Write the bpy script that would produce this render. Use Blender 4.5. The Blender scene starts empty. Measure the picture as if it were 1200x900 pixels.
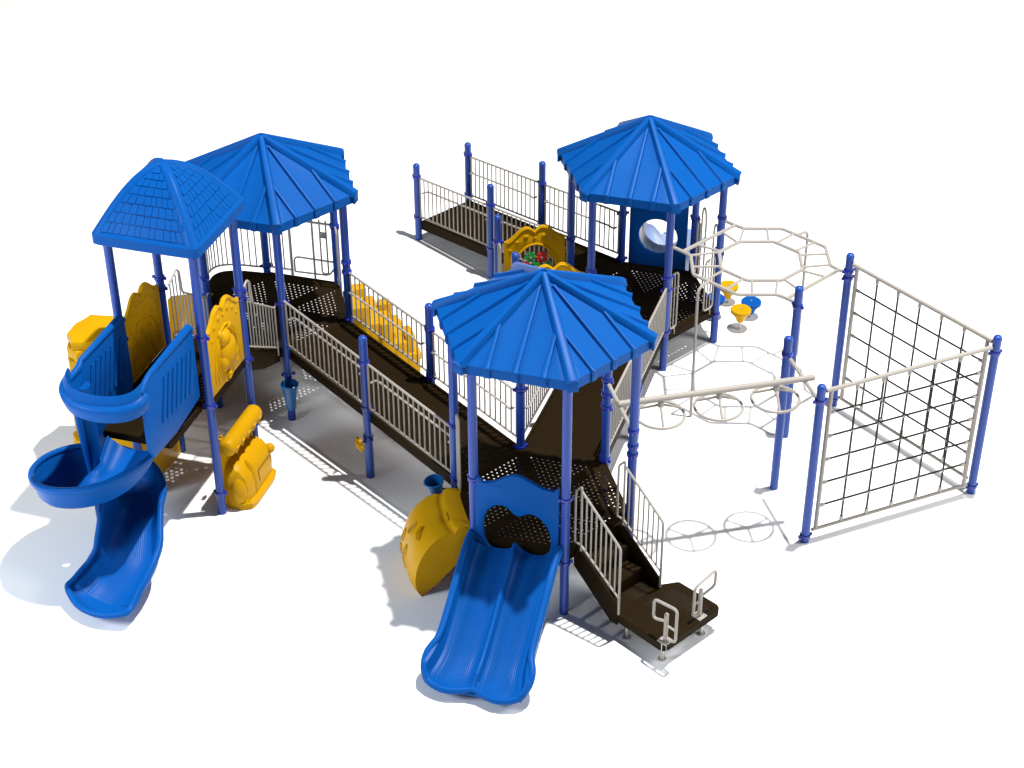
import bpy, bmesh, math, random
from math import pi, sin, cos, radians, degrees, hypot, atan2, sqrt
from mathutils import Vector, Matrix
random.seed(7)
scene = bpy.context.scene
COL = scene.collection

# ------------------------------------------------------------------ camera
CAM_Z = 15.597
cam_data = bpy.data.cameras.new("camera")
cam_data.sensor_fit = 'HORIZONTAL'; cam_data.sensor_width = 36.0
cam_data.lens = 36.0 * 2054.46 / 1200.0
cam_data.clip_start = 0.5; cam_data.clip_end = 2000
cam = bpy.data.objects.new("camera", cam_data); COL.objects.link(cam)
cam.matrix_world = Matrix.Translation((0, 0, CAM_Z)) @ Matrix.Rotation(radians(90 - 33.506), 4, 'X') @ Matrix.Rotation(-0.003717, 4, 'Z')
scene.camera = cam
# ------------------------------------------------------------------ world, lamp, exposure
world = bpy.data.worlds.new("World"); scene.world = world; world.use_nodes = True
bg = world.node_tree.nodes["Background"]
bg.inputs[0].default_value = (0.97, 0.985, 1.0, 1); bg.inputs[1].default_value = 0.13
lamp_data = bpy.data.lights.new("key_lamp", 'POINT')
lamp_data.energy = 90000; lamp_data.color = (1.0, 0.975, 0.94); lamp_data.shadow_soft_size = 0.45
lamp = bpy.data.objects.new("key_lamp", lamp_data); COL.objects.link(lamp)
lamp.location = (7.22, 21.93, 36.1)
fill_data = bpy.data.lights.new("fill_lamp", 'AREA'); fill_data.shape = 'DISK'; fill_data.size = 5.0
fill_data.energy = 1800; fill_data.color = (0.80, 0.90, 1.0)
fill = bpy.data.objects.new("fill_lamp", fill_data); COL.objects.link(fill); fill.location = (-14.5, 13.5, 8.0)
fill.rotation_euler = (Vector((-4.5, 18.5, 0.0)) - fill.location).to_track_quat('-Z', 'Y').to_euler()
side_data = bpy.data.lights.new("side_lamp", 'AREA'); side_data.shape = 'DISK'; side_data.size = 7.0
side_data.energy = 2100; side_data.color = (1.0, 1.0, 1.0)
side_l = bpy.data.objects.new("side_lamp", side_data); COL.objects.link(side_l); side_l.location = (17.0, 17.0, 14.0)
side_l.rotation_euler = (Vector((3.5, 21.0, 0.0)) - side_l.location).to_track_quat('-Z', 'Y').to_euler()
scene.view_settings.view_transform = 'Standard'; scene.view_settings.look = 'None'
scene.view_settings.exposure = 0.0; scene.view_settings.gamma = 1.0
scene.cycles.transparent_max_bounces = 24; scene.cycles.max_bounces = 8

# ------------------------------------------------------------------ materials
def mat(name, col, rough=0.4, metal=0.0, bump=0.0, bscale=60.0, spec=0.5, vary=0.0):
    m = bpy.data.materials.new(name); m.use_nodes = True
    nt = m.node_tree; b = nt.nodes["Principled BSDF"]
    b.inputs["Base Color"].default_value = (*col, 1); b.inputs["Roughness"].default_value = rough
    b.inputs["Metallic"].default_value = metal; b.inputs["Specular IOR Level"].default_value = spec
    tc = nt.nodes.new("ShaderNodeTexCoord")
    if bump > 0:
        nz = nt.nodes.new("ShaderNodeTexNoise"); nz.inputs["Scale"].default_value = bscale; nz.inputs["Detail"].default_value = 4
        nt.links.new(tc.outputs["Object"], nz.inputs["Vector"])
        bp = nt.nodes.new("ShaderNodeBump"); bp.inputs["Strength"].default_value = bump; bp.inputs["Distance"].default_value = 0.01
        nt.links.new(nz.outputs["Fac"], bp.inputs["Height"]); nt.links.new(bp.outputs["Normal"], b.inputs["Normal"])
    if vary > 0:
        n2 = nt.nodes.new("ShaderNodeTexNoise"); n2.inputs["Scale"].default_value = 3.0; n2.inputs["Detail"].default_value = 5
        nt.links.new(tc.outputs["Object"], n2.inputs["Vector"])
        mr = nt.nodes.new("ShaderNodeMapRange"); mr.inputs[3].default_value = 1 - vary; mr.inputs[4].default_value = 1 + vary
        nt.links.new(n2.outputs["Fac"], mr.inputs[0])
        vm = nt.nodes.new("ShaderNodeVectorMath"); vm.operation = 'SCALE'; vm.inputs[0].default_value = col
        nt.links.new(mr.outputs[0], vm.inputs["Scale"]); nt.links.new(vm.outputs[0], b.inputs["Base Color"])
    return m

def perforated(name, col, pitch, radius, ang, rough=0.45):
    """Punched steel sheet: staggered round holes cut through by transparency."""
    m = mat(name, col, 0.6, bump=0.15, bscale=150, spec=0.04)
    nt = m.node_tree; N = nt.nodes; L = nt.links
    tc = N.new("ShaderNodeTexCoord")
    mp = N.new("ShaderNodeMapping"); mp.inputs["Rotation"].default_value = (0, 0, -ang)
    mp.inputs["Scale"].default_value = (1, 1, 1); L.new(tc.outputs["Object"], mp.inputs["Vector"])
    sp = N.new("ShaderNodeSeparateXYZ"); L.new(mp.outputs[0], sp.inputs[0])
    def M(op, a, b=None):
        n = N.new("ShaderNodeMath"); n.operation = op
        for i, v in enumerate((a, b)):
            if v is None: continue
            if isinstance(v, (int, float)): n.inputs[i].default_value = v
            else: L.new(v, n.inputs[i])
        return n.outputs[0]
    u = M('DIVIDE', sp.outputs[0], pitch); v = M('DIVIDE', sp.outputs[1], pitch * 0.87)
    odd = M('MULTIPLY', M('FLOORED_MODULO', M('FLOOR', v), 2.0), 0.5)
    fu = M('SUBTRACT', M('FRACT', M('ADD', u, odd)), 0.5); fv = M('MULTIPLY', M('SUBTRACT', M('FRACT', v), 0.5), 0.87)
    d = M('SQRT', M('ADD', M('MULTIPLY', fu, fu), M('MULTIPLY', fv, fv)))
    hole = M('LESS_THAN', d, radius / pitch)
    tr = N.new("ShaderNodeBsdfTransparent"); mx = N.new("ShaderNodeMixShader")
    L.new(hole, mx.inputs[0]); L.new(N["Principled BSDF"].outputs[0], mx.inputs[1]); L.new(tr.outputs[0], mx.inputs[2])
    L.new(mx.outputs[0], N["Material Output"].inputs["Surface"])
    return m

PHI = radians(163.189)
BLUE = (0.002, 0.073, 0.305)
M_BLUE = mat("blue_moulded_plastic", BLUE, 0.38, bump=0.02, bscale=60, vary=0.05, spec=0.07)
M_POST = mat("blue_powder_coat", (0.014, 0.056, 0.31), 0.30, spec=0.35)
M_CLAMP = mat("dark_blue_clamp", (0.012, 0.024, 0.28), 0.25)
M_YEL = mat("yellow_moulded_plastic", (0.52, 0.275, 0.002), 0.36, bump=0.03, bscale=60, vary=0.05, spec=0.09)
M_RAIL = mat("beige_powder_coat", (0.32, 0.295, 0.265), 0.45, spec=0.25)
DECKC = (0.0150, 0.0090, 0.0030)
M_DECK = mat("brown_coated_steel", DECKC, 0.6, bump=0.12, bscale=150, vary=0.12, spec=0.04)
M_PERF = perforated("brown_punched_steel", DECKC, 0.080, 0.0128, PHI)
M_FINE = perforated("brown_fine_mesh_steel", DECKC, 0.030, 0.0042, radians(133.19))
M_FINE2 = perforated("brown_fine_ribbed_steel", DECKC, 0.030, 0.0030, radians(73.19))
M_ROPE = mat("black_rope", (0.012, 0.012, 0.013), 0.8, bump=0.4, bscale=300)
M_GREY = mat("grey_metal_fitting", (0.36, 0.34, 0.32), 0.4, 0.3)
M_STEEL = mat("galvanised_steel", (0.50, 0.48, 0.45), 0.35, 0.5)
M_RED = mat("red_plastic", (0.55, 0.015, 0.012), 0.4)
M_GREEN = mat("green_plastic", (0.012, 0.26, 0.035), 0.4)
M_PALE = mat("blue_plastic_painted_sheen", (0.25, 0.48, 0.80), 0.3)  # blue plastic with a strong lamp reflection painted into its base colour
M_TUBE = mat("glossy_blue_plastic", (0.03, 0.16, 0.46), 0.18)
M_CUP = mat("teal_blue_plastic", (0.003, 0.10, 0.30), 0.3)
M_GROUND = mat("white_surface", (0.93, 0.93, 0.93), 0.9, spec=0.1)

# ------------------------------------------------------------------ mesh builder
def V(*a): return Vector(a)
class MB:
    def __init__(s): s.v = []; s.f = []; s.mi = []
    def add(s, vs, fs, mi=0):
        o = len(s.v); s.v += [Vector(p) for p in vs]
        for f in fs: s.f.append([o + i for i in f]); s.mi.append(mi)
    def box(s, c, sx, sy, sz, ax=None, bev=0.0):
        """box centred at c with half sizes along axes ax (3 unit vectors)"""
        ax = ax or (V(1,0,0), V(0,1,0), V(0,0,1)); c = Vector(c)
        bm = bmesh.new(); bmesh.ops.create_cube(bm, size=2)
        for v in bm.verts: v.co = Vector((v.co.x*sx, v.co.y*sy, v.co.z*sz))
        if bev > 0: bmesh.ops.bevel(bm, geom=list(bm.edges), offset=bev, segments=2, affect='EDGES', profile=0.5)
        bm.verts.index_update()
        s.add([c + ax[0]*v.co.x + ax[1]*v.co.y + ax[2]*v.co.z for v in bm.verts], [[v.index for v in f.verts] for f in bm.faces]); bm.free()
    def tube(s, pts, r, n=8, closed=False, cap=True, rs=None):
        pts = [Vector(p) for p in pts]; m = len(pts)
        T = []
        for i in range(m):
            a = pts[i-1] if (i > 0 or closed) else pts[i]; b = pts[(i+1) % m] if (i < m-1 or closed) else pts[i]
            t = (b - a); T.append(t.normalized() if t.length > 1e-9 else V(0,0,1))
        ref = V(0,0,1) if abs(T[0].z) < 0.9 else V(1,0,0)
        u = (ref - T[0]*ref.dot(T[0])).normalized(); vs = []
        for i in range(m):
            u = (u - T[i]*u.dot(T[i])).normalized(); w = T[i].cross(u); rr = rs[i] if rs else r
            k = 1.0
            if 0 < i < m-1 or closed:
                e1 = (pts[i]-pts[i-1]); 
                if e1.length > 1e-9: k = 1.0/max(0.6, abs(e1.normalized().dot(T[i])))
            for j in range(n):
                a = 2*pi*j/n; vs.append(pts[i] + (u*cos(a) + w*sin(a))*rr*k)
        fs = []
        for i in range(m if closed else m-1):
            i2 = (i+1) % m
            for j in range(n): fs.append((i*n+j, i*n+(j+1)%n, i2*n+(j+1)%n, i2*n+j))
        if cap and not closed: fs.append(tuple(reversed(range(n)))); fs.append(tuple((m-1)*n+j for j in range(n)))
        s.add(vs, fs)
    def lathe(s, prof, o, ax=V(0,0,1), n=24, cap=True):
        """prof = [(radius, height)] about axis ax at o"""
        o = Vector(o); ax = ax.normalized(); ref = V(1,0,0) if abs(ax.x) < 0.9 else V(0,1,0)
        u = (ref - ax*ref.dot(ax)).normalized(); w = ax.cross(u); vs = []; fs = []
        for r, h in prof:
            for j in range(n): a = 2*pi*j/n; vs.append(o + ax*h + (u*cos(a)+w*sin(a))*r)
        for i in range(len(prof)-1):
            for j in range(n): fs.append((i*n+j, i*n+(j+1)%n, (i+1)*n+(j+1)%n, (i+1)*n+j))
        if cap: fs.append(tuple(reversed(range(n)))); fs.append(tuple((len(prof)-1)*n+j for j in range(n)))
        s.add(vs, fs)
    def grid(s, rows, close_u=False, close_v=False, mi=0):
        nr = len(rows); nc = len(rows[0]); fs = []
        for i in range(nr if close_u else nr-1):
            for j in range(nc if close_v else nc-1):
                fs.append((i*nc+j, i*nc+(j+1)%nc, ((i+1)%nr)*nc+(j+1)%nc, ((i+1)%nr)*nc+j))
        s.add([p for r in rows for p in r], fs, mi)
    def sweep(s, secs, caps=True):
        """list of closed cross-sections (lists of points)"""
        n = len(secs[0]); o = len(s.v); s.grid(secs, close_v=True)
        if caps: s.f.append([o+i for i in reversed(range(n))]); s.mi.append(0); s.f.append([o+(len(secs)-1)*n+i for i in range(n)]); s.mi.append(0)
    def ball(s, c, rx, ry, rz, ax=None, nu=14, nv=9, half=False):
        ax = ax or (V(1,0,0), V(0,1,0), V(0,0,1)); c = Vector(c); rows = []
        for i in range(nv+1):
            th = (pi/2 if half else pi)*i/nv
            rows.append([c + ax[0]*rx*sin(th)*cos(2*pi*j/nu) + ax[1]*ry*sin(th)*sin(2*pi*j/nu) + ax[2]*rz*cos(th) for j in range(nu)])
        s.grid(rows, close_v=True)
    def prism(s, loops, fr, d0, d1, bev=0.0):
        """2D outline with holes (loops[0] outer) in frame fr=(o,ex,ey,en); from depth d0 to d1 with rounded edges"""
        cu = bpy.data.curves.new("tmp", 'CURVE'); cu.dimensions = '2D'; cu.fill_mode = 'BOTH'
        cu.extrude = max(1e-4, abs(d1-d0)/2 - bev); cu.bevel_depth = bev; cu.bevel_resolution = 1; cu.offset = -bev
        for lp in loops:
            sp = cu.splines.new('POLY'); sp.points.add(len(lp)-1); sp.use_cyclic_u = True
            for i, (x, y) in enumerate(lp): sp.points[i].co = (x, y, 0, 1)
        ob = bpy.data.objects.new("tmp", cu); COL.objects.link(ob)
        dg = bpy.context.evaluated_depsgraph_get(); dg.update()
        me = ob.evaluated_get(dg).to_mesh()
        o, ex, ey, en = fr; mid = (d0+d1)/2
        s.add([o + ex*v.co.x + ey*v.co.y + en*(v.co.z+mid) for v in me.vertices], [list(p.vertices) for p in me.polygons])
        ob.evaluated_get(dg).to_mesh_clear(); bpy.data.objects.remove(ob); bpy.data.curves.remove(cu)
    def build(s, name, mats, parent=None, sharp=38, origin=None):
        o0 = Vector(origin) if origin is not None else (WORLD.get(parent.name, V(0,0,0)) if parent else V(0,0,0))
        me = bpy.data.meshes.new(name); me.from_pydata([tuple(p - o0) for p in s.v], [], s.f)
        mats = mats if isinstance(mats, (list, tuple)) else [mats]
        for m in mats: me.materials.append(m)
        bm = bmesh.new(); bm.from_mesh(me)
        for f, mi in zip(bm.faces, s.mi): f.material_index = mi; f.smooth = True
        bmesh.ops.remove_doubles(bm, verts=bm.verts, dist=1e-5)
        bmesh.ops.recalc_face_normals(bm, faces=bm.faces); bm.to_mesh(me); bm.free()
        me.set_sharp_from_angle(angle=radians(sharp))
        ob = bpy.data.objects.new(name, me); COL.objects.link(ob)
        if parent: ob.parent = parent; WORLD[ob.name] = o0.copy()
        else: ob.location = o0; WORLD[ob.name] = o0.copy()
        return ob
WORLD = {}
def tag(o, label, cat, group=None):
    o["label"] = label; o["category"] = cat
    if group: o["group"] = group
    return o
def thing(name, label, cat, loc, group=None):
    o = bpy.data.objects.new(name, None); COL.objects.link(o); o.location = loc; o.empty_display_size = 0.2
    WORLD[o.name] = Vector(loc); return tag(o, label, cat, group)
def sm(x): x = max(0,min(1,x)); return x*x*(3-2*x)
def rnd(pts, r, n=4, closed=False):
    """round the corners of a polyline"""
    pts = [Vector(p) for p in pts]; out = []; m = len(pts)
    for i in range(m):
        if not closed and i in (0, m-1): out.append(pts[i]); continue
        p, a, b = pts[i], pts[i-1], pts[(i+1) % m]
        da, db = (a-p), (b-p); k = min(r, da.length*0.49, db.length*0.49)
        s, e = p + da.normalized()*k, p + db.normalized()*k
        for j in range(n+1):
            t = j/n; out.append(s*(1-t)**2 + p*2*t*(1-t) + e*t*t)
    return out
def spl(pts, n=6):
    """Catmull-Rom through tuples"""
    P = [tuple(p) for p in pts]; out = []
    for i in range(len(P)-1):
        p0 = P[max(i-1,0)]; p1 = P[i]; p2 = P[i+1]; p3 = P[min(i+2,len(P)-1)]
        for j in range(n):
            t = j/n
            out.append(tuple(0.5*(2*b+(c-a)*t+(2*a-5*b+4*c-d)*t*t+(3*b-a-3*c+d)*t**3) for a,b,c,d in zip(p0,p1,p2,p3)))
    out.append(P[-1]); return out

class Fr:
    """side frame: n outward, t along the side, z up"""
    def __init__(s, o, n): s.o = Vector((o[0], o[1], 0)); s.n = Vector((n[0], n[1], 0)); s.t = Vector((-n[1], n[0], 0)); s.z = V(0,0,1)
    def P(s, n, t, z=0.0): return s.o + s.n*n + s.t*t + s.z*z
    def plane(s, n=0.0): return (s.o + s.n*n, s.t, s.z, s.n)        # x=t, y=z, depth=n

# ------------------------------------------------------------------ layout
SIDE = 1.245
def NK(k): a = PHI + pi/6 + k*pi/3; return Vector((cos(a), sin(a), 0))
def hexpts(c): return [Vector((c[0] + SIDE*cos(PHI + k*pi/3), c[1] + SIDE*sin(PHI + k*pi/3), 0)) for k in range(6)]
CF, CR, CL = (0.4027, 19.1965), (2.1768, 25.1835), (-3.7273, 23.8070)
HF, HR, HL = hexpts(CF), hexpts(CR), hexpts(CL)
ZF, ZL, ZR, ZT = 1.01, 1.27, 0.657, 1.93
def side(H, k): return Fr((H[k] + H[(k+1) % 6])/2, NK(k))
SH = V(-0.045, 0, 0)
n1 = NK(1)
TB, TD = HL[1] + n1*SIDE + SH, HL[2] + n1*SIDE + SH
TA, TC = TB + n1*SIDE, TD + n1*SIDE
TF = Fr((TA + TD)/2, n1)                    # tower frame: t=-.62 on the A/B side, +.62 on the C/D side
P1, P2 = (HL[2]+HF[0])/2, (HL[3]+HF[5])/2
P3, P4 = (HF[5]+HR[1])/2, (HF[4]+HR[2])/2
n5 = NK(5)
E3, E1 = HR[0] + n5*1.965, HR[0] + n5*3.93
E4, E2 = HR[5] + n5*1.965, HR[5] + n5*3.93
E5, E6 = HR[0] + NK(0)*SIDE, HR[1] + NK(0)*SIDE
R2F = side(HR, 2)
O2 = V(4.197, 22.08, 0)
N1, N2, N3 = V(4.141, 19.50, 0), V(6.747, 20.63, 0), V(5.075, 22.93, 0)
O1 = V(3.863, 20.75, 0)
PR = 0.062

# ------------------------------------------------------------------ ground
g = MB(); g.add([(-150,-60,0),(150,-60,0),(150,260,0),(-150,260,0)], [(0,1,2,3)])
gr = g.build("ground", M_GROUND); gr["kind"] = "structure"

# ------------------------------------------------------------------ common pieces
def clamp(parent, p, z, face=None):
    b = MB(); o = Vector((p[0], p[1], z))
    b.lathe([(PR+.001,-.028),(PR+.014,-.028),(PR+.018,-.016),(PR+.018,.016),(PR+.014,.028),(PR+.001,.028)], o, n=18, cap=False)
    d = Vector(face).normalized() if face is not None else V(0.96,-0.29,0)
    w = V(0,0,1).cross(d)
    for sg in (1,-1):
        b.box(o + d*sg*(PR+.028), .020, .014, .024, (d, w, V(0,0,1)), .005)
        b.tube([o + d*sg*(PR+.030) - w*.024, o + d*sg*(PR+.030) + w*.024], .008, 6)
    return b.build("clamp", M_CLAMP, parent)
def post(parent, p, top, clamps=(), face=None, dome=True):
    b = MB(); p = Vector((p[0], p[1], 0))
    prof = [(PR, 0), (PR, top-.075)]
    if dome: prof += [(PR+.003, top-.075), (PR+.003, top-.05), (PR*.93, top-.028), (PR*.70, top-.010), (PR*.35, top-.001), (.004, top)]
    else: prof += [(PR, top)]
    b.lathe(prof, p, n=20)
    o = b.build("post", M_POST, parent)
    for z in clamps: clamp(o, p, z, face)
    return o
def railing(name, parent, A, B, zb, zt, inset=0.085, spacing=0.112, handrail=None, inward=None, m=None):
    """welded guard panel between two posts; zb, zt = (z at A, z at B) of bottom and top rail"""
    A, B = Vector((A[0],A[1],0)), Vector((B[0],B[1],0)); L = (B-A).length; d = (B-A)/L
    def at(s, zz): return A + d*s + V(0,0, zz[0] + (zz[1]-zz[0])*s/L)
    s0, s1 = inset, L-inset; b = MB()
    b.tube([at(s0-.03,zt), at(s1+.03,zt)], .019); b.tube([at(s0-.03,zb), at(s1+.03,zb)], .017)
    n = max(2, round((s1-s0)/spacing))
    for i in range(n+1):
        s = s0 + (s1-s0)*i/n; r = .0155 if i in (0,n) else .0115
        b.tube([at(s,zb), at(s,zt)], r, 6, cap=False)
    o = b.build(name, m or M_RAIL, parent)
    if handrail is not None:
        f = handrail; zh = tuple(zb[i] + (zt[i]-zb[i])*f for i in (0,1)); w = Vector(inward).normalized()*.085; h = MB()
        path = [at(s0+.05,zh)-V(0,0,.03), at(s0+.05,zh)+w-V(0,0,.03), at(s0+.13,zh)+w, at(s1-.13,zh)+w, at(s1-.05,zh)+w-V(0,0,.03), at(s1-.05,zh)-V(0,0,.03)]
        h.tube(rnd(path,.06), .017); h.build("handrail", M_RAIL, o)
    return o
def hoop(name, parent, fr, t, z0, z1, wdt=.17, n=0.0, bars=1, m=None, stub=.13):
    """narrow rounded side barrier standing at the edge of an opening"""
    b = MB(); w = wdt/2
    loop = rnd([fr.P(n,t-w,z0), fr.P(n,t+w,z0), fr.P(n,t+w,z1), fr.P(n,t-w,z1)], .08, 4, True)
    b.tube(loop, .016, 8, closed=True)
    for i in range(bars): tt = t - w + wdt*(i+1)/(bars+1); b.tube([fr.P(n,tt,z0), fr.P(n,tt,z1)], .0105, 6)
    if stub: b.tube([fr.P(n,t+w*.5,z0), fr.P(n,t+w*.5,z0-stub)], .014, 6)
    return b.build(name, m or M_RAIL, parent)

def poly_plate(b, pts, z, th, holes=True, inset=.075):
    """flat deck sector: solid border and punched inner field, th thick"""
    pts = [Vector((p[0],p[1],z)) for p in pts]; n = len(pts); cen = sum(pts, V(0,0,0))/n; ins = []
    for i in range(n):
        a, p, c = pts[i-1], pts[i], pts[(i+1)%n]; d1 = (p-a).normalized(); d2 = (c-p).normalized()
        nn1, nn2 = V(-d1.y,d1.x,0), V(-d2.y,d2.x,0)
        if nn1.dot(cen-p) < 0: nn1 = -nn1
        if nn2.dot(cen-p) < 0: nn2 = -nn2
        bis = (nn1+nn2); bis = bis.normalized(); k = inset/max(.25, bis.dot(nn1)); ins.append(p + bis*k)
    for dz in (0, -th):
        o = V(0,0,dz); b.add([p+o for p in pts+ins], [(i,(i+1)%n,n+(i+1)%n,n+i) for i in range(n)], 0)
        b.add([p+o for p in ins], [tuple(range(n))], 1 if holes else 0)
    b.add(pts + [p-V(0,0,th) for p in pts], [(i,(i+1)%n,n+(i+1)%n,n+i) for i in range(n)], 0)
def skirt(b, pts, z, h, w=.018, closed=True):
    """channel frame below the deck edge"""
    n = len(pts)
    for i in range(n if closed else n-1):
        a, c = Vector((pts[i][0],pts[i][1],z)), Vector((pts[(i+1)%n][0],pts[(i+1)%n][1],z)); d = (c-a); L = d.length; d /= L
        b.box((a+c)/2 - V(0,0,h/2), L/2-.012, w/2, h/2, (d, V(-d.y,d.x,0), V(0,0,1)))

# ------------------------------------------------------------------ roofs
def hex_roof(parent, H, C, z0, zpk, R=1.455, fh=.14):
    b = MB(); c = Vector((C[0],C[1],0)); zt = z0 + fh
    dirs = [(p-c).normalized() for p in H]; pk = c + V(0,0,zpk-.03)
    cor = [c + d*R + V(0,0,zt) for d in dirs]; corb = [c + d*R + V(0,0,z0) for d in dirs]
    for k in range(6):
        k2 = (k+1)%6; A, B = cor[k], cor[k2]; mid = (A+B)/2
        rows = []                                     # slightly dished facet
        nrm = (A-pk).cross(B-pk).normalized(); nrm = nrm if nrm.z > 0 else -nrm
        for i in range(9):
            v = i/8; a = pk.lerp(A,v); e = pk.lerp(B,v)
            rows.append([a.lerp(e,j/8) - nrm*.008*sin(pi*v)*sin(pi*j/8) for j in range(9)])
        b.grid(rows)
        b.grid([[p - V(0,0,.035) for p in r] for r in rows])      # underside
        b.add([A,B,corb[k2],corb[k]], [(0,1,2,3)])
        ins = .03; A2, B2 = A.lerp(c+V(0,0,zt),ins), B.lerp(c+V(0,0,zt),ins)
        b.add([corb[k],corb[k2],B2-V(0,0,fh),A2-V(0,0,fh)], [(0,1,2,3)])
        b.add([A2-V(0,0,.03),B2-V(0,0,.03),B2-V(0,0,fh),A2-V(0,0,fh)], [(0,1,2,3)])
        # hip: wide rounded ridge running down over the fascia
        out = dirs[k]
        def ridge(p0, p1, w0, w1, h, axis_out, drop):
            d = (p1-p0).normalized(); up = nrmz(d, axis_out); sd = d.cross(up).normalized(); secs = []
            for i in range(7):
                v = i/6; p = p0.lerp(p1,v); w = w0 + (w1-w0)*v
                secs.append([p - sd*w*1.15 - up*.03, p - sd*w + up*h*.25, p - sd*w*.62 + up*h*.85, p + up*h, p + sd*w*.62 + up*h*.85, p + sd*w + up*h*.25, p + sd*w*1.15 - up*.03])
            q = p1 + axis_out*.016; w = w1                        # run down the fascia
            top = [p1 + axis_out*.022 - sd*w*1.1 - V(0,0,.01), p1 + axis_out*.022 - sd*w*.85 + up*h*.2, p1 + axis_out*.022 - sd*w*.5 + up*h*.7, p1 + axis_out*.022 + up*h*.8, p1 + axis_out*.022 + sd*w*.5 + up*h*.7, p1 + axis_out*.022 + sd*w*.85 + up*h*.2, p1 + axis_out*.022 + sd*w*1.1 - V(0,0,.01)]
            secs.append(top)
            b.sweep(secs)
            bo = p1 + axis_out*.004; ez = V(0,0,-1)
            b.box(bo - V(0,0,drop/2-.012), .020, w*.95, drop/2, (axis_out, sd, V(0,0,1)), .008)
        def nrmz(d, ao): u = V(0,0,1) - d*d.z; return u.normalized()
        ridge(pk + out*.02, A, .048, .078, .066, out, fh+.014)
        mo = (mid-c); mo.z = 0; mo.normalize(); e = (B-A).normalized(); n_ = 3
        for q, fr_ in ((0.25,.50),(0.5,.12),(0.75,.50)):          # seams parallel to the slope line
            foot = A.lerp(B,q); v0 = fr_ + .02
            start = pk.lerp(mid,v0) + e*(q-.5)*(B-A).length
            ridge(start, foot, .026, .046, .040, mo, fh+.010)
    b.lathe([(.002,.035),(.045,.028),(.075,0),(.07,-.05)], pk, n=12, cap=False)
    return b.build("roof", M_BLUE, parent, 40)

# ------------------------------------------------------------------ hexagonal shelters
def shelter(label, H, C, zd, z0, zpk, clamps, eave=None):
    c = Vector((C[0],C[1],0))
    T = thing("hexagonal_shelter", label, "play shelter", (C[0],C[1],0), "hexagonal shelters")
    for k in range(6): post(T, H[k], z0 + .16, clamps[k], (H[k]-c).normalized().cross(V(0,0,1)), dome=False)
    b = MB(); ins = [c + (p-c)*1.0 for p in H]
    for k in range(6): poly_plate(b, [c, ins[k], ins[(k+1)%6]], zd, .006)
    skirt(b, ins, zd-.008, .13)
    for k in range(3):
        a, e = ins[k], ins[k+3]; d = (e-a).normalized()
        b.box(c + V(0,0,zd-.06), (e-a).length/2-.05, .02, .05, (d, V(-d.y,d.x,0), V(0,0,1)))
    b.build("deck", [M_DECK, M_PERF], T)
    hex_roof(T, H, C, z0, zpk)
    return T
SF = shelter("front hexagonal shelter with blue ribbed roof over the double slide and transfer stairs", HF, CF, ZF, 3.71, 4.575,
    {0:(2.0,1.11),1:(1.99,),2:(1.91,.87),3:(2.39,2.15,2.01),4:(2.39,2.15,1.94,1.05),5:(2.0,1.02)})
SL = shelter("back left hexagonal shelter with curved railed balcony behind the square shingle-roofed tower", HL, CL, ZL, 3.39, 4.285,
    {0:(2.30,),1:(2.35,2.05),2:(2.11,.84),3:(2.33,2.16,1.33),4:(2.30,),5:(1.38,)})
SR = shelter("back right hexagonal shelter with round tube opening in a blue panel beneath its roof", HR, CR, ZR, 2.98, 3.914,
    {0:(1.58,.72),1:(1.66,.74),2:(1.73,1.50,.72),3:(2.34,1.68,.55),4:(1.69,),5:(1.59,.71)})

# curved balcony on the back left shelter (side 5)
f = side(HL, 5)
def arc(r, z, n=18): return [f.P(-.62 + 0 + (.62) + r*.52*sin(pi*i/n) if False else r*.52*sin(pi*i/n), -.56 + 1.12*i/n, z) for i in range(n+1)]
b = MB(); A = arc(1.0, ZL); n_ = len(A)
low = [p - V(0,0,.012) for p in A]
b.add(A, [tuple(range(n_))]); b.add(low, [tuple(range(n_))])
b.grid([A, [p - V(0,0,.10) for p in A]])
b.build("balcony_deck", M_DECK, SL)
b = MB()
for z, r in ((ZL+.10,.017),(ZL+1.02,.02)): b.tube([f.P(.03,-.57,z)] + arc(1.06,z)[1:-1] + [f.P(.03,.57,z)], r)
for i in range(0,19):
    p = arc(1.06,0)[i]; b.tube([p+V(0,0,ZL+.10), p+V(0,0,ZL+1.02)], .0115, 6)
b.build("balcony_railing", M_RAIL, SL)
# side 4 of the back left shelter: climbing-pole opening with low loop rails
f = side(HL, 4); b = MB()
b.tube([f.P(0,-.55,ZL+1.04), f.P(0,.55,ZL+1.04)], .02); b.tube([f.P(0,.55,ZL+.1), f.P(0,.15,ZL+.1)], .017)
for t, r, z0 in ((.53,.012,ZL+.1),(.42,.012,ZL+.1),(.30,.012,ZL+.1),(.17,.024,ZL)): b.tube([f.P(0,t,z0), f.P(0,t,ZL+1.04)], r)
b.tube([f.P(0,-.23,ZL-.02), f.P(0,-.23,ZL+1.2)], .018)
b.tube(rnd([f.P(0,.12,ZL+.08), f.P(0,.12,ZL+.36), f.P(0,-.56,ZL+.36)], .09), .016)
b.tube(rnd([f.P(0,.12,ZL+.08), f.P(0,-.48,ZL+.10), f.P(0,-.56,ZL+.22)], .09), .016)
b.tube(rnd([f.P(0,-.36,ZL+1.1), f.P(0,-.36,ZL+.12), f.P(0,-.47,ZL+.12), f.P(0,-.47,ZL+1.1)], .05), .014)
b.build("opening_rail", M_RAIL, SL)
b = MB(); b.box(f.P(0,-.415,ZL+.83), .055,.02,.05,(f.t,f.n,f.z),.008); b.build("latch_plate", M_GREY, SL)
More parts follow.
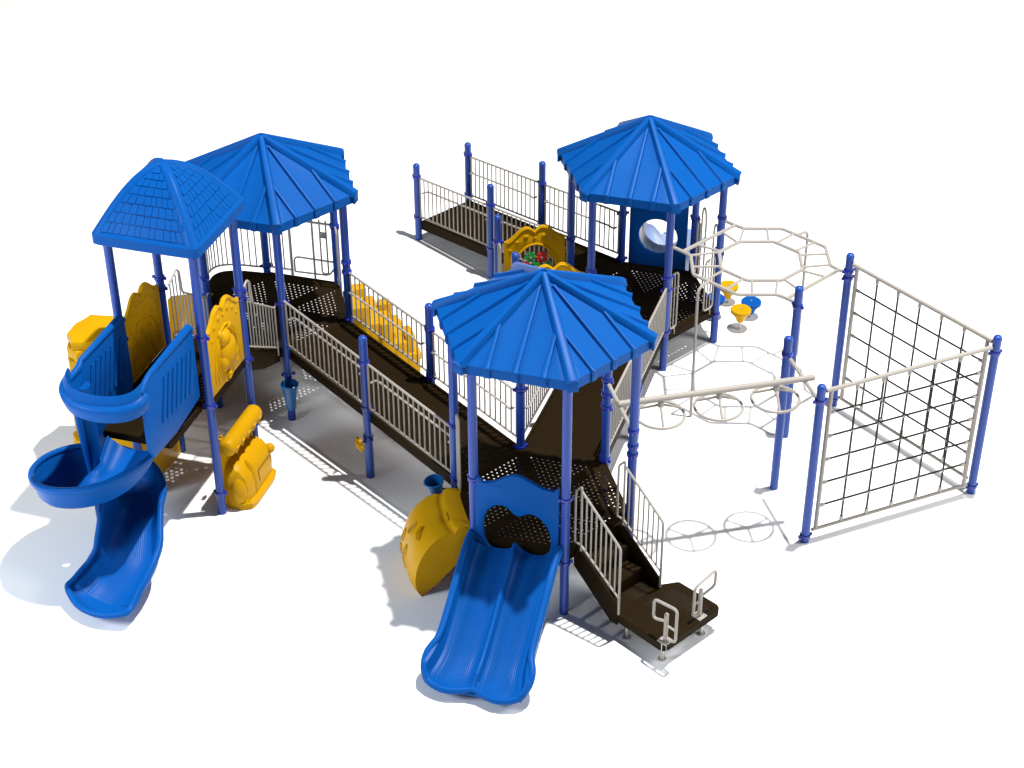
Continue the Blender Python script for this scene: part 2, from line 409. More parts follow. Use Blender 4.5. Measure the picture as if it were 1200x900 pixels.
# tall hand loops at climber openings (sides 0 and 3)
for Hh, T, k, zd, z1 in ((HL,SL,3,ZL,1.05),(HL,SL,0,ZL,1.0)):
    f = side(Hh, k)
    for t in (-.50,.50): hoop("hand_loop", T, f, t, zd+.08, zd+z1, .17)
f = side(HF, 0)
for t in (-.47,.40): hoop("hand_loop", SF, f, t, ZF+.02, ZF+1.22, .15, n=-.02, bars=1, stub=.10)
f = side(HR, 2)
hoop("hand_loop", SR, f, -.44, ZR+.06, ZR+1.08, .15, bars=1, stub=.12); hoop("hand_loop", SR, f, .41, ZR+.06, ZR+1.00, .22, bars=2, stub=.12)
f = side(HR, 3)
for t in (.50,-.46):
    hoop("hand_loop", SR, f, t, ZR+.05, ZR+1.02, .20, n=.02, bars=2, stub=0)
for t in (.32,-.27):
    b = MB(); base = [f.P(.05,t-.10,ZR-.25), f.P(.05,t-.10,ZR+1.15)]
    b.tube(base[:1] + [f.P(.05, t-.10*cos(pi*i/10), ZR+1.12+.24*sin(pi*i/10)) for i in range(11)] + [f.P(.05,t+.10,ZR+.05)], .016)
    b.build("hand_arch", M_RAIL, SR)

# ------------------------------------------------------------------ square tower
tc = TF.o
TW = thing("square_tower", "tall square tower with curved blue shingle patterned roof above the spiral slide", "play tower", tc)
for p, cl in ((TA,(2.77,1.85)),(TB,(3.04,2.87)),(TC,(2.99,1.88,.36)),(TD,(3.04,2.91,1.89,.98))): post(TW, p, 4.36, cl, TF.t, dome=False)
b = MB(); q = [TF.P(-.615,-.615), TF.P(-.615,.615), TF.P(.615,.615), TF.P(.615,-.615)]
for a, e in (((-.615,-.615),(0,.615)),((0,-.615),(.615,.615))):
    poly_plate(b, [TF.P(a[0],a[1]), TF.P(a[0],e[1]), TF.P(e[0],e[1]), TF.P(e[0],a[1])], ZT, .006)
skirt(b, q, ZT-.008, .13); b.build("deck", [M_DECK, M_PERF], TW)
# roof
b = MB(); hw, z0, zt, zp = .770, 4.30, 4.46, 5.27
def dome(v): return hw*(1-v), zt + (zp-zt)*sin(v*pi/2)**1.0
def rp(k, v, s, lift=0.0):
    """point on roof face k at height parameter v and lateral s in -1..1"""
    h, z = dome(v); dn = [TF.n, TF.t, -TF.n, -TF.t][k]; dt = [TF.t, -TF.n, -TF.t, TF.n][k]
    bul = .05*(1-s*s)*(1-v)*sin(pi*min(1,v*1.2+.1))
    return tc + dn*(h+bul*.0+lift*.8) + dt*h*s + V(0,0,z+lift*.6-.03)
NA, NV = 256, 34
rows_ = []
for iv in range(NV+1):
    v = iv/NV*.997; h, z = dome(v); row = []
    for ia in range(NA):
        a = 2*pi*ia/NA; ca, sa = cos(a), sin(a); px_ = 18.0 - 15.0*sm((v-.55)/.45)
        r = h/(abs(ca)**px_ + abs(sa)**px_)**(1/px_)
        off = min(abs(((a - pi/4 - q*pi/2 + pi) % (2*pi)) - pi) for q in range(4)) * max(.05, h*1.3)   # distance from the hip line
        lift = .024*sm((.088 - off)/.03) * (1 - sm((v-.9)/.1)); lift = max(lift, .024*sm((.040-v)/.02), .024*sm((v-.88)/.05))
        row.append(tc + (TF.n*ca + TF.t*sa)*(r + lift*.75) + V(0,0,z + lift*.7 - .03))
    rows_.append(row)
def ring_(scale, z): return [tc + (p - tc).to_2d().to_3d()*scale + V(0,0,z) for p in rows_[0]]
b.grid([ring_(.93,zt-.06), ring_(.93,z0), ring_(.985,z0), ring_(1.0,z0+.012)] + rows_ + [[tc + V(0,0,zp-.012)]*NA], close_v=True)
roof = b.build("roof", M_BLUE, TW, 27)
rows = 8
for k in range(4):
    b = MB()
    for r in range(rows):
        v0, v1 = .050 + .80*r/rows, .050 + .80*(r+1)/rows - .006
        lim = 1 - .105/max(.1, dome((v0+v1)/2)[0]); off = random.random()*.12; s = -lim; 
        while s < lim-.02:
            w = (.105 + random.uniform(-.025,.03))/dome(v0)[0]; e = min(lim, s + w)
            if lim - e < .05: e = lim
            g_ = .0038/dome(v0)[0]; lf = .014 + random.uniform(-.002,.004)
            tp = [rp(k,v0,s+g_,lf), rp(k,v0,e-g_,lf), rp(k,v1,e-g_,.006), rp(k,v1,s+g_,.006)]; bt = [rp(k,v0,s+g_,-.01), rp(k,v0,e-g_,-.01), rp(k,v1,e-g_,-.01), rp(k,v1,s+g_,-.01)]
            b.add(tp+bt, [(0,1,2,3),(0,1,5,4),(1,2,6,5),(2,3,7,6),(3,0,4,7)]); s = e
    b.build("shingle_relief", M_BLUE, roof, 20)

# ------------------------------------------------------------------ step bridge between tower and back left shelter
SB = thing("step_bridge", "short dark step bridge with grey rails between square tower and back left shelter", "step bridge", (HL[1]+TD)/2)
b = MB(); fb = Fr((HL[1]+HL[2])/2 + SH*.5, n1)
for i in range(3):
    zz = ZL + (ZT-ZL)*(i+1)/4 * 1.0; x0, x1 = .12 + .34*i, .12 + .34*(i+1)
    poly_plate(b, [fb.P(x0,-.50), fb.P(x0,.50), fb.P(x1,.50), fb.P(x1,-.50)], zz, .006, True, .03)
    b.box(fb.P(x0,0,zz-.08), .012,.50,.08,(fb.n,fb.t,fb.z))
b.build("step_treads", [M_DECK, M_FINE], SB)
for sg in (-1,1):
    b = MB(); b.prism([[(.02,ZL-.20),(.02,ZL+.03),(1.20,ZT+.03),(1.20,ZT-.30),(.60,ZL+.02)]], (fb.P(0,sg*.53,0), fb.n, fb.z, fb.t), -.012,.012)
    b.build("stringer", M_DECK, SB)
    b = MB(); t = sg*.555
    b.tube(rnd([fb.P(.02,t,2.10), fb.P(.09,t,2.06), fb.P(.80,t,2.56), fb.P(.83,t,2.92), fb.P(.90,t,3.0), fb.P(1.17,t,2.88)], .045), .017)
    b.tube([fb.P(.09,t,1.36), fb.P(1.17,t,2.04)], .015); b.tube([fb.P(.09,t,2.06), fb.P(.09,t,1.22)], .015)
    for i in range(12):
        x = .10 + .095*i; b.tube([fb.P(x,t,1.36+.68*(x-.09)/1.08), fb.P(x,t,2.06+.5*(x-.09)/.71 if x < .82 else 2.96-.3*(x-.84)*.8)], .011, 6)
    b.build("railing", M_RAIL, SB)

# ------------------------------------------------------------------ ramps
def ramp(label, A0, A1, B0, B1, za, zb, posts, fine, rail_h=.90, hr=(.64,.64), left_hr=True):
    """A = left edge start/end, B = right edge start/end; za/zb deck heights at start/end"""
    mid = (A0+A1+B0+B1)/4
    T = thing("access_ramp", label, "ramp", (mid.x,mid.y,0), "access ramps")
    b = MB(); half = 2
    for i in range(half):
        u0, u1 = i/half, (i+1)/half; z_0, z_1 = za+(zb-za)*u0, za+(zb-za)*u1
        a0, a1, c0, c1 = A0.lerp(A1,u0), A0.lerp(A1,u1), B0.lerp(B1,u0), B0.lerp(B1,u1); wv = (c0-a0).normalized(); d = (a1-a0).normalized()
        nrib = 30
        for m_ in (0,-.006):
            q = [a0+wv*.05, c0-wv*.05, c1-wv*.05, a1+wv*.05]; zq = [z_0,z_0,z_1,z_1]; b.add([p + V(0,0,z+m_) for p,z in zip(q,zq)], [(0,1,2,3)], 1)
        for r in range(1,nrib):                              # transverse grip ribs
            u = r/nrib; p = (a0+wv*.06).lerp(a1+wv*.06,u); e = (c0-wv*.06).lerp(c1-wv*.06,u); z = z_0+(z_1-z_0)*u
            b.box((p+e)/2 + V(0,0,z+.002), (e-p).length/2, .006, .0022, (wv, d, V(0,0,1)))
        for p, e, sg in ((a0,a1,1),(c0,c1,-1)):               # side channels with raised kerb
            L = (e-p).length; dd = ((e + V(0,0,z_1)) - (p + V(0,0,z_0))).normalized(); uu = wv.cross(dd); uu = uu if uu.z > 0 else -uu
            b.box((p+e)/2 + wv*sg*.04 + V(0,0,(z_0+z_1)/2-.055), L/2-.004, .018, .085, (dd, wv, uu))
    b.build("ramp_deck", [M_DECK, fine], T)
    for p, top, cl in posts: post(T, p, top, cl, (A1-A0).normalized())
    for S, E, inw, tops in ((A0,A1,(B0-A0),1),(B0,B1,(A0-B0),1)):
        for i in range(2):
            u0, u1 = i/2, (i+1)/2; z_0, z_1 = za+(zb-za)*u0, za+(zb-za)*u1
            railing("railing", T, S.lerp(E,u0), S.lerp(E,u1), (z_0+.13,z_1+.13), (z_0+rail_h,z_1+rail_h), handrail=.66, inward=inw)
    return T
ramp("long dark brown ramp with grey railings climbing from front shelter to back left shelter", HF[0], HL[2], HF[5], HL[3], ZF, ZL,
     ((P1,2.47,(2.03,1.25,.72)),(P2,2.49,(2.06,1.24))), M_FINE)
ramp("dark brown ramp with beige railings between front shelter and back right shelter", HF[5], HR[1], HF[4], HR[2], ZF, ZR,
     ((P3,2.15,(1.75,.92)),(P4,2.15,(1.75,.92))), M_FINE2)
ramp("brown entry ramp with beige railings reaching away to far left from back right shelter", HR[0], E1, HR[5], E2, ZR, .35,
     ((E1,1.54,(1.28,.46)),(E2,1.54,(1.30,.47)),(E3,1.85,(1.45,.60)),(E4,1.86,(1.43,.60))), M_FINE, rail_h=.92)

# ------------------------------------------------------------------ square platform beside the back right shelter
fs = Fr((E5+HR[1])/2, NK(0))
SQ = thing("square_platform", "small square platform with two short blue posts behind the front shelter roof", "platform", fs.o)
b = MB(); poly_plate(b, [fs.P(-.60,-.60), fs.P(-.60,.60), fs.P(.60,.60), fs.P(.60,-.60)], ZR, .006)
skirt(b, [fs.P(-.60,-.60), fs.P(-.60,.60), fs.P(.60,.60), fs.P(.60,-.60)], ZR-.008, .13); b.build("deck", [M_DECK, M_PERF], SQ)
post(SQ, E5, 2.17, (1.68,.72)); post(SQ, E6, 2.15, (1.68,.72))
for t in (-.45,.45): hoop("hand_loop", SQ, fs, t, ZR+.06, ZR+1.06, .15, n=.63, bars=1, stub=.1)

# ------------------------------------------------------------------ yellow arched panels
def arch_outline(w, h, sh):
    pts = [(-w,0),(-w,sh),(-w*.86,sh+.02),(-w*.66,sh+.10),(-w*.48,sh+.19),(-w*.34,h-.005),(-w*.22,h),(-w*.10,h-.04),(0,h-.085)]
    top = spl(pts[1:], 4); r = [(-x,y) for x,y in reversed(top)]
    return [(-w,0)] + top[:-1] + r + [(w,0)]
def arch_panel(label, fr, z0, w=.52, h=1.13, sh=.90, opening=True, relief="gears", out=1):
    T = thing("arched_panel", label, "play panel", fr.o + V(0,0,z0), "yellow arched play panels")
    pf = (fr.o + V(0,0,z0), fr.t, fr.z, fr.n)
    hole = [(.38*cos(a), .16+.62*sin(a)) for a in [pi*i/24 for i in range(25)]]
    loops = [arch_outline(w,h,sh)] + ([hole] if opening else [])
    b = MB(); b.prism(loops, pf, -.022,.022, .010)
    for sgn in (1,-1):
        b.tube([pf[0]+fr.t*.40*cos(a)+fr.z*(.16+.645*sin(a))+fr.n*.022*sgn for a in [pi*i/24 for i in range(25)]], .022, 8)
        for x, z, r in ((-.40,.72,.028),(-.29,.87,.042),(-.15,.94,.046),(.0,.92,.030),(.15,.95,.048),(.30,.87,.034),(.41,.73,.026)):
            z += h - 1.13
            b.ball(pf[0]+fr.t*x+fr.z*z+fr.n*.018*sgn, r, r, .020, (fr.t,fr.z,fr.n*sgn), 14, 5, True)
        b.tube([pf[0]+fr.t*(x*.93)+fr.z*(y-.03)+fr.n*.02*sgn for x,y in arch_outline(w,h,sh)[2:-2]], .016, 6)
    b.build("panel_board", M_YEL, T)
    def flower(x, z, r, m, name="gear_flower"):
        q = MB(); pts = [( (r*(1+.22*cos(6*a)))*cos(a), (r*(1+.22*cos(6*a)))*sin(a)) for a in [2*pi*i/48 for i in range(48)]]
        q.prism([pts], (pf[0]+fr.t*x+fr.z*z, fr.t, fr.z, fr.n), -.035,.035,.008); o = q.build(name, m, T)
        q = MB(); q.lathe([(.022,-.05),(.022,.05)], pf[0]+fr.t*x+fr.z*z, fr.n, 12); q.build("gear_hub", M_GREY, o)
    if relief == "gears":
        q = MB()
        for z in (.16,.30): q.box(pf[0]+fr.z*z, .40,.012,.014,(fr.t,fr.n,fr.z))
        q.build("gear_bar", M_GREEN, T)
        for x, z, r, m in ((.07,.56,.085,M_GREEN),(-.12,.54,.085,M_RED),(.15,.39,.085,M_RED),(-.02,.38,.075,M_GREEN),(-.26,.55,.05,M_YEL),(.29,.40,.07,M_GREEN),(-.22,.36,.075,M_GREEN)): flower(x,z,r,m)
    if relief == "critter":
        q = MB(); c0 = pf[0]; sg = fr.n*out; ax = (fr.t, fr.z, sg)
        def bl(x,z,rx,rz,d): q.ball(c0+fr.t*x+fr.z*z+sg*.015, rx,rz,d,ax,16,7,True)
        for i in range(2): q.tube([c0+fr.t*(.34-.07*i)*cos(a)+fr.z*(.40+(.48-.07*i)*sin(a))+sg*.022 for a in [-.6+ (pi+1.2)*j/26 for j in range(27)]], .024-.006*i, 8)
        bl(.02,.46,.22,.26,.12); bl(-.04,.70,.14,.13,.10); bl(-.17,.80,.06,.08,.06); bl(.12,.80,.06,.06,.05); bl(.16,.36,.10,.14,.10); bl(-.14,.34,.09,.15,.09); bl(-.02,.10,.055,.055,.07)
        q.tube([c0+fr.t*.16*cos(a)+fr.z*(.10+.12*sin(a))+sg*.020 for a in [2*pi*j/20 for j in range(20)]], .010, 6, closed=True)
        q.build("relief_figure", M_YEL, T)
    if relief == "scales":
        q = MB(); sg = fr.n*out
        for r in range(5):
            for c_ in range(4):
                x = -.36 + .22*c_ + (.11 if r%2 else 0); z = .12 + .17*r
                q.tube([pf[0]+fr.t*(x+.10*cos(a))+fr.z*(z+.09*sin(a))+sg*.022 for a in [pi+pi*j/8 for j in range(9)]], .011, 6)
        q.build("scale_relief", M_YEL, T)
    return T
arch_panel("yellow arched panel with red and green flower gears beside the entry ramp", Fr((E5+HR[0])/2, -fs.t), ZR+.10)
arch_panel("yellow arched panel peeking over the peak of the front roof", Fr((E6+HR[1])/2, fs.t), ZR+.08)
fcd = Fr((TC+TD)/2, TF.t); fab = Fr((TA+TB)/2, -TF.t)
arch_panel("yellow arched panel with rounded animal relief on right side of the square tower", fcd, ZT+.02, .53, 1.26, 1.03, False, "critter")
arch_panel("shaded yellow arched panel with scale relief on far side of the square tower", fab, ZT+.02, .53, 1.26, 1.03, False, "scales", -1)
b = MB(); b.prism([rnd_l for rnd_l in [[(x,y) for x,y,_ in [tuple(p) for p in rnd([V(-.21,.45,0),V(.22,.45,0),V(.22,.83,0),V(-.21,.83,0)],.05,4,True)]]]], (fs.P(.43,.70,ZR+.37), fs.n, fs.z, fs.t), -.05,.05,.02)
tag(b.build("bubble_panel", M_PALE, None, origin=fs.P(.43,.70,ZR)), "rounded blue panel with painted pale reflection showing just above the front roof beside a short post", "play panel")

# ------------------------------------------------------------------ spiral slide
SP = thing("spiral_slide", "blue spiral slide curling down from the square tower with high ribbed side walls", "slide", TF.P(1.9,.0))
b = MB(); poly_plate(b, [TF.P(.66,-.50), TF.P(.66,.50), TF.P(1.62,.50), TF.P(1.62,-.50)], ZT-.02, .006, False)
skirt(b, [TF.P(.66,-.51), TF.P(.66,.51), TF.P(1.62,.51), TF.P(1.62,-.51)], ZT-.03, .10); b.build("entry_floor", [M_DECK, M_PERF], SP)
def wallpts(t, nA, nB, zb, zt_): return [TF.P(nA,t,zb), TF.P(nB,t,zb), TF.P(nB,t,zt_), TF.P(nA,t,zt_)]
for sg, prof in ((1,[(.74,ZT+.16),(.74,3.18),(.80,3.24),(1.95,3.22),(2.10,3.18),(2.24,3.10),(2.24,2.2),(2.14,2.02),(1.5,1.99)]), (-1,[(.66,ZT+.10),(.66,3.10),(.74,3.18),(1.85,3.16),(1.90,3.10),(2.2,3.08),(2.16,2.3),(2.05,1.30),(1.62,1.60)])):
    b = MB(); b.prism([prof], (TF.P(0,sg*.53,0), TF.n, TF.z, TF.t), -.028,.028,.014)
    for i in range(7):                                              # slanted grooves moulded as ribs on both faces
        x = .86 + .135*i; zb_ = 2.32 + .01*i
        for o in (.034,-.034): b.tube([TF.P(x+.16,sg*.53+o,zb_), TF.P(x-.02,sg*.53+o,zb_+.62)], .024, 8)
    top = [q for q in prof if q[1] > 2.9]
    b.tube([TF.P(x,sg*.53,z) for x,z in top], .040, 10)
    b.build("side_wall", M_BLUE, SP)
# hood band round the front
b = MB(); secs = []; N_ = 24
for i in range(N_+1):
    a = pi*i/N_; tt = .53*cos(a); nn = 2.18 + .34*sin(a)**.75; d = (TF.t*cos(a)*.9 + TF.n*sin(a)); d.normalize()
    lift = .20 if False else 0
    zt_ = 3.20 - .07*sin(a) + (.06*max(0,(i/N_-.72)/.28)); zb_ = zt_ - .36
    c0 = TF.P(nn,tt,0)
    prof = [(-.03,zb_),(-.035,zt_-.02),(-.015,zt_+.015),(.02,zt_-.06),(.03,zt_-.12),(.075,zt_-.145),(.095,zt_-.18),(.085,zt_-.25),(.05,zb_)]
    secs.append([c0 + d*x + V(0,0,z) for x,z in prof])
b.sweep(secs); b.build("hood_band", M_BLUE, SP, 50)
# helical chute
path = [(1.66,-.03,1.70)]
for q in range(0,13):
    a = 2*pi*q/12; zq = [(0,1.60),(3,1.37),(6,1.08),(9,.84),(12,.60)]; m_ = min(int(q//3),3); z_ = zq[m_][1] + (zq[m_+1][1]-zq[m_][1])*(q-3*m_)/3
    path.append((1.94+.47*sin(a), -.50+.47*cos(a), z_))
path += [(2.22,.06,.46),(2.46,.115,.34),(2.70,.085,.24),(2.90,.03,.18),(3.06,-.01,.155)]
PT = spl(path, 5); PT = [TF.P(*p) for p in PT]
secs = []; nP = len(PT); LIPS = []
for i, p in enumerate(PT):
    d = (PT[min(i+1,nP-1)] - PT[max(i-1,0)]); d.z = 0; d.normalize(); lat = V(0,0,1).cross(d)   # lat points to the left of travel = outer side on the clockwise turn
    u = i/(nP-1)
    hw_ = .36 + .13*sm((u-.72)/.22)
    ho = .22 + .16*sm(u/.12)*(1-sm((u-.80)/.20)); hi_ = .20
    pass
    hi_ = .16 + .40*sm((u-.45)/.15)*(1-sm((u-.70)/.22)) + .06*sm((u-.8)/.2)
    ho -= .06*sm((u-.9)/.1); hi_ -= .06*sm((u-.9)/.1)
    ho = min(ho,.40); hw_in = hw_
    hx = sm(u/.16)*(1-sm((u-.66)/.10)); hi_w = hw_ - .085*hx
    inner = []
    nfl = 48
    for j in range(nfl+1):
        x = -1 + 2*j/nfl; z = .10*abs(x)**3 - .006*(j % 2)*(u > .3) if abs(x) < .75 else .10*abs(x)**3
        inner.append((x*(hw_ if x > 0 else hi_w)*.80, z))
    right = [(-hi_w*.93,.10+.35*(hi_-.10)),(-hi_w,hi_-.02),(-hi_w-.008,hi_),(-hi_w-.022,hi_+.004),(-hi_w-.034,hi_-.012),(-hi_w-.034,hi_-.05),(-hi_w-.015,hi_-.07),(-hi_w*.96,.06),(-hi_w*.80,-.02)]
    LIPS.append((p + lat*(hw_+.03) + V(0,0,ho-.025), p - lat*(hi_w+.02) + V(0,0,hi_-.02)))
    left = [(hw_*.93,.10+.35*(ho-.10)),(hw_,ho-.02),(hw_+.015,ho),(hw_+.045,ho+.005),(hw_+.07,ho-.02),(hw_+.07,ho-.07),(hw_+.03,ho-.08),(hw_*.96,.06),(hw_*.80,-.02)]
    prof = inner + left + [(0,-.05)] + list(reversed(right))
    secs.append([p + lat*x + V(0,0,z) for x,z in prof])
b = MB(); b.sweep(secs); b.build("chute", M_BLUE, SP, 35)
# rounded exit lip
b = MB(); pe = PT[-1]; d = (PT[-1]-PT[-3]); d.z = 0; d.normalize(); lat = V(0,0,1).cross(d)
La, Ra = LIPS[-1]
arcp = [La, La + d*.10 - V(0,0,.03) , pe + lat*.34 + d*.20 + V(0,0,.055), pe + lat*.17 + d*.26 + V(0,0,.035), pe + d*.275 + V(0,0,.03), pe - lat*.17 + d*.26 + V(0,0,.035), pe - lat*.34 + d*.20 + V(0,0,.055), Ra + d*.10 - V(0,0,.03), Ra]
arcp = [Vector(q) for q in spl([tuple(q) for q in arcp], 6)]
nL = int(len(LIPS)*.50)
rimp = [l for l,r in LIPS] + arcp[1:-1] + [r for l,r in reversed(LIPS[nL:])]
b.tube(rimp, .045, 10)
def resample(pts, m_):
    ds = [0.0]
    for a, c in zip(pts, pts[1:]): ds.append(ds[-1] + (c-a).length)
    out_ = []
    for i in range(m_):
        q = ds[-1]*i/(m_-1); k = max(x for x in range(len(ds)-1) if ds[x] <= q + 1e-9); out_.append(pts[k].lerp(pts[k+1], (q-ds[k])/max(1e-9, ds[k+1]-ds[k])))
    return out_
floor_ = secs[-1][:49]; front = resample(list(reversed(arcp)), 49)
b.grid([floor_, [a.lerp(c,.5) - V(0,0,.012) for a, c in zip(floor_, front)], front])
b.grid([[a - V(0,0,.045) for a in floor_], [a.lerp(c,.5) - V(0,0,.055) for a, c in zip(floor_, front)], [c - V(0,0,.03) for c in front]])
b.build("exit_lip", M_BLUE, SP)
b = MB(); b.tube([TF.P(1.94,-.50,0), TF.P(1.94,-.50,2.84)], .105, 18); b.build("centre_column", M_BLUE, SP)
for n_, t_ in ((2.95,-.14),): 
    b = MB(); b.tube([TF.P(n_,t_,0), TF.P(n_,t_,.16)], .03, 10); b.build("exit_support", M_STEEL, SP)

# ------------------------------------------------------------------ double slide
f = side(HF, 1)
DS = thing("double_slide", "blue double lane slide with scalloped hood panel leaving the front shelter", "slide", f.P(1.0,0))
prof = spl([(.055,.945),(.16,.925),(.32,.86),(.60,.72),(.95,.50),(1.25,.34),(1.48,.235),(1.68,.175),(1.84,.15),(1.96,.14)], 6)
secs = []; nP = len(prof)
for i, (n_, z_) in enumerate(prof):
    u = i/(nP-1); fl = max(0,(u-.62)/.38); W = .60 + .08*fl*fl*(3-2*fl) - .10*max(0,(u-.86)/.14)**2; rh = (.20 + .03*sin(pi*u)) * (1 if u < .86 else 1-.62*((u-.86)/.14)**1.5)
    mh = .135*(1 if u < .86 else max(.12,1-(u-.86)/.13))
    P_ = []
    def fl_(x): return .055*abs((x)/.5)**2.2
    P_ += [(-W-.055,rh-.07),(-W-.06,rh-.015),(-W-.03,rh+.012),(-W+.01,rh),(-W+.030,rh*.60),(-W+.060,.060)]
    a, e = -W+.10, -.055
    for j in range(33): x = a+(e-a)*j/32; P_.append((x, .05*abs(2*j/32-1)**4 + (.006 if (j%2 and u > .35) else 0)))
    P_ += [(-.040,mh*.7),(-.020,mh),(0,mh+.008),(.020,mh),(.040,mh*.7)]
    a, e = .055, W-.10
    for j in range(33): x = a+(e-a)*j/32; P_.append((x, .05*abs(2*j/32-1)**4 + (.006 if (j%2 and u > .35) else 0)))
    P_ += [(W-.060,.060),(W-.030,rh*.60),(W-.01,rh),(W+.03,rh+.012),(W+.06,rh-.015),(W+.055,rh-.07)]
    P_ += [(W,.02),(W-.06,-.04),(.02,-.04),(-.02,-.04),(-W+.06,-.04),(-W,.02)]
    bow = .0 if u < .88 else .07*((u-.88)/.12)**2
    secs.append([f.P(n_ + bow*max(0, 1-abs(abs(x)-.30)/.42), x-.04, z_+z) for x,z in P_])
b = MB(); b.sweep(secs); b.build("slide_bed", M_BLUE, DS, 35)
b = MB(); kk = int(nP*.68); rl = [(.605+.075*sm((i/(nP-1)-.55)/.3), n_, z_+.20+.03*sin(pi*i/(nP-1))) for i,(n_,z_) in enumerate(prof[:kk])]
halfr = rl + spl([rl[-1],(.700,1.66,.385),(.690,1.82,.285),(.60,1.95,.195),(.46,2.01,.165),(.31,2.025,.155),(.15,1.98,.155),(0,1.93,.16)],5)[1:]
b.tube([f.P(n_,x-.04,z-.005) for x,n_,z in halfr + [(-x,n_,z) for x,n_,z in reversed(halfr[:-1])]], .047, 12)
b.build("rolled_rim", M_BLUE, DS)
b = MB(); b.tube([f.P(n_, -.04, z_+.115) for i,(n_,z_) in enumerate(prof[:int(nP*.86)])], .034, 10); b.build("centre_divider", M_BLUE, DS)
hz = 1.0
out = spl([(-.56,-.15),(-.565,.97),(-.45,.985),(-.30,1.03),(-.12,1.15),(.02,1.18),(.18,1.12),(.34,1.05),(.50,1.03),(.565,1.01),(.56,-.15)], 5)
lobe = spl([(0,.02),(-.10,-.05),(-.24,-.09),(-.38,-.05),(-.45,.08),(-.46,.34),(-.40,.54),(-.26,.66),(-.13,.64),(-.05,.56),(.03,.53),(.10,.57),(.22,.60),(.36,.51),(.45,.32),(.455,.08),(.38,-.05),(.24,-.09),(.10,-.05)], 4)
b = MB(); b.prism([out, lobe], (f.P(.03,-.02,hz), f.t, f.z, f.n), -.03,.03,.014)
b.build("hood_panel", M_BLUE, DS)
b = MB(); b.tube([f.P(1.62,-.04,0), f.P(1.62,-.04,.16)], .03, 10); b.build("support_leg", M_STEEL, DS)

# ------------------------------------------------------------------ transfer stairs and platform
f = side(HF, 2); t0, t1 = -.46, .34; tm = (t0+t1)/2; hwid = (t1-t0)/2; ZP = .38
ST = thing("transfer_stairs", "dark stairs with beige rails going down from front shelter to the low platform", "stairs", f.P(.45,tm))
b = MB(); nst = 3
for i in range(nst):
    z = ZF - (ZF-ZP)*(i+1)/(nst+0.0) if i < nst-1 else ZP + .0; x0, x1 = .04 + .26*i, .04 + .26*(i+1)
    if i < nst: poly_plate(b, [f.P(x0,t0+.01), f.P(x0,t1-.01), f.P(x1,t1-.01), f.P(x1,t0+.01)], z+.004, .006, True, .03)
    b.box(f.P(x0,tm,z+.105), .008, hwid-.015, .10, (f.n,f.t,f.z))
b.build("stair_treads", [M_DECK, M_FINE], ST)
for t in (t0,t1):
    b = MB(); b.prism([[(.02,ZF-.05),(.12,ZF+.06),(.84,ZP+.16),(.84,ZP-.16),(.70,ZP-.16),(.02,ZF-.26)]], (f.P(0,t,0), f.n, f.z, f.t), -.012,.012)
    b.build("stringer", M_DECK, ST)
    b = MB(); sgn = -1 if t < 0 else 1
    za, zb = 2.02, 1.49
    b.tube(rnd([f.P(.02,t,1.14), f.P(.02,t,1.97), f.P(.13,t,2.10), f.P(.135,t,1.05), ], .05), .016)
    b.tube(rnd([f.P(.135,t,za), f.P(.84,t,zb), f.P(.845,t,ZP+.02)], .05), .017)
    b.tube([f.P(.02,t,1.14), f.P(.135,t,1.14), f.P(.845,t,.66)], .014)
    for i in range(1,8):
        u = i/8; b.tube([f.P(.135+.71*u,t,1.14-.48*u), f.P(.135+.71*u,t,za+(zb-za)*u)], .0115, 6)
    b.build("railing", M_RAIL, ST)
TP = thing("transfer_platform", "low dark brown platform with two beige grab handles at the foot of the stairs", "platform", f.P(1.2,.1))
b = MB(); out = [(.80,-.45),(.80,.40),(.93,.62),(1.60,.64),(1.65,.60),(1.65,-.40),(1.60,-.45)]
P_ = [f.P(x,y) for x,y in out]; poly_plate(b, P_, ZP, .006, True, .05); skirt(b, P_, ZP-.006, .12, .02); b.build("platform_deck", [M_DECK, M_FINE], TP)
for x, y in ((.92,-.36),(.92,.30),(1.53,-.34),(1.55,.40)):
    b = MB(); b.tube([f.P(x,y,0), f.P(x,y,ZP-.05)], .03, 12); b.lathe([(.055,0),(.055,.012)], f.P(x,y,0), n=14); b.build("leg", M_STEEL, TP)
for k, (x, y) in enumerate(((1.60,-.38),(1.58,.30))):
    dv = f.n if k == 0 else f.t; c0 = f.P(x,y,ZP); q = MB()
    q.tube([c0, c0+V(0,0,.44)], .030, 12); q.ball(c0+V(0,0,.44),.03,.03,.025); q.box(c0+V(0,0,.008), .075,.075,.008,(f.n,f.t,f.z),.003)
    for sx in (-1,1):
        for sy in (-1,1): q.ball(c0+f.n*.055*sx+f.t*.055*sy+V(0,0,.016),.012,.012,.01,None,8,4,True)
    s = -1 if k == 0 else 1
    if k == 0: pth = [c0+V(0,0,.06)+dv*.02, c0+dv*.17+V(0,0,.07), c0+dv*.17+V(0,0,.62), c0+dv*-.22+V(0,0,.57), c0+dv*-.22+V(0,0,.25), c0+V(0,0,.33)]
    else: pth = [c0+dv*-.02+V(0,0,.05), c0+dv*-.125+V(0,0,.06), c0+dv*-.125+V(0,0,.55), c0+dv*.28+V(0,0,.63), c0+dv*.28+V(0,0,.36), c0+V(0,0,.33)]
    q.tube([c0+V(0,0,.27), c0+dv*(.17 if k == 0 else -.125)+V(0,0,.27)], .016)
    q.tube(rnd(pth,.07,5), .020); q.build("grab_handle", M_RAIL, TP)

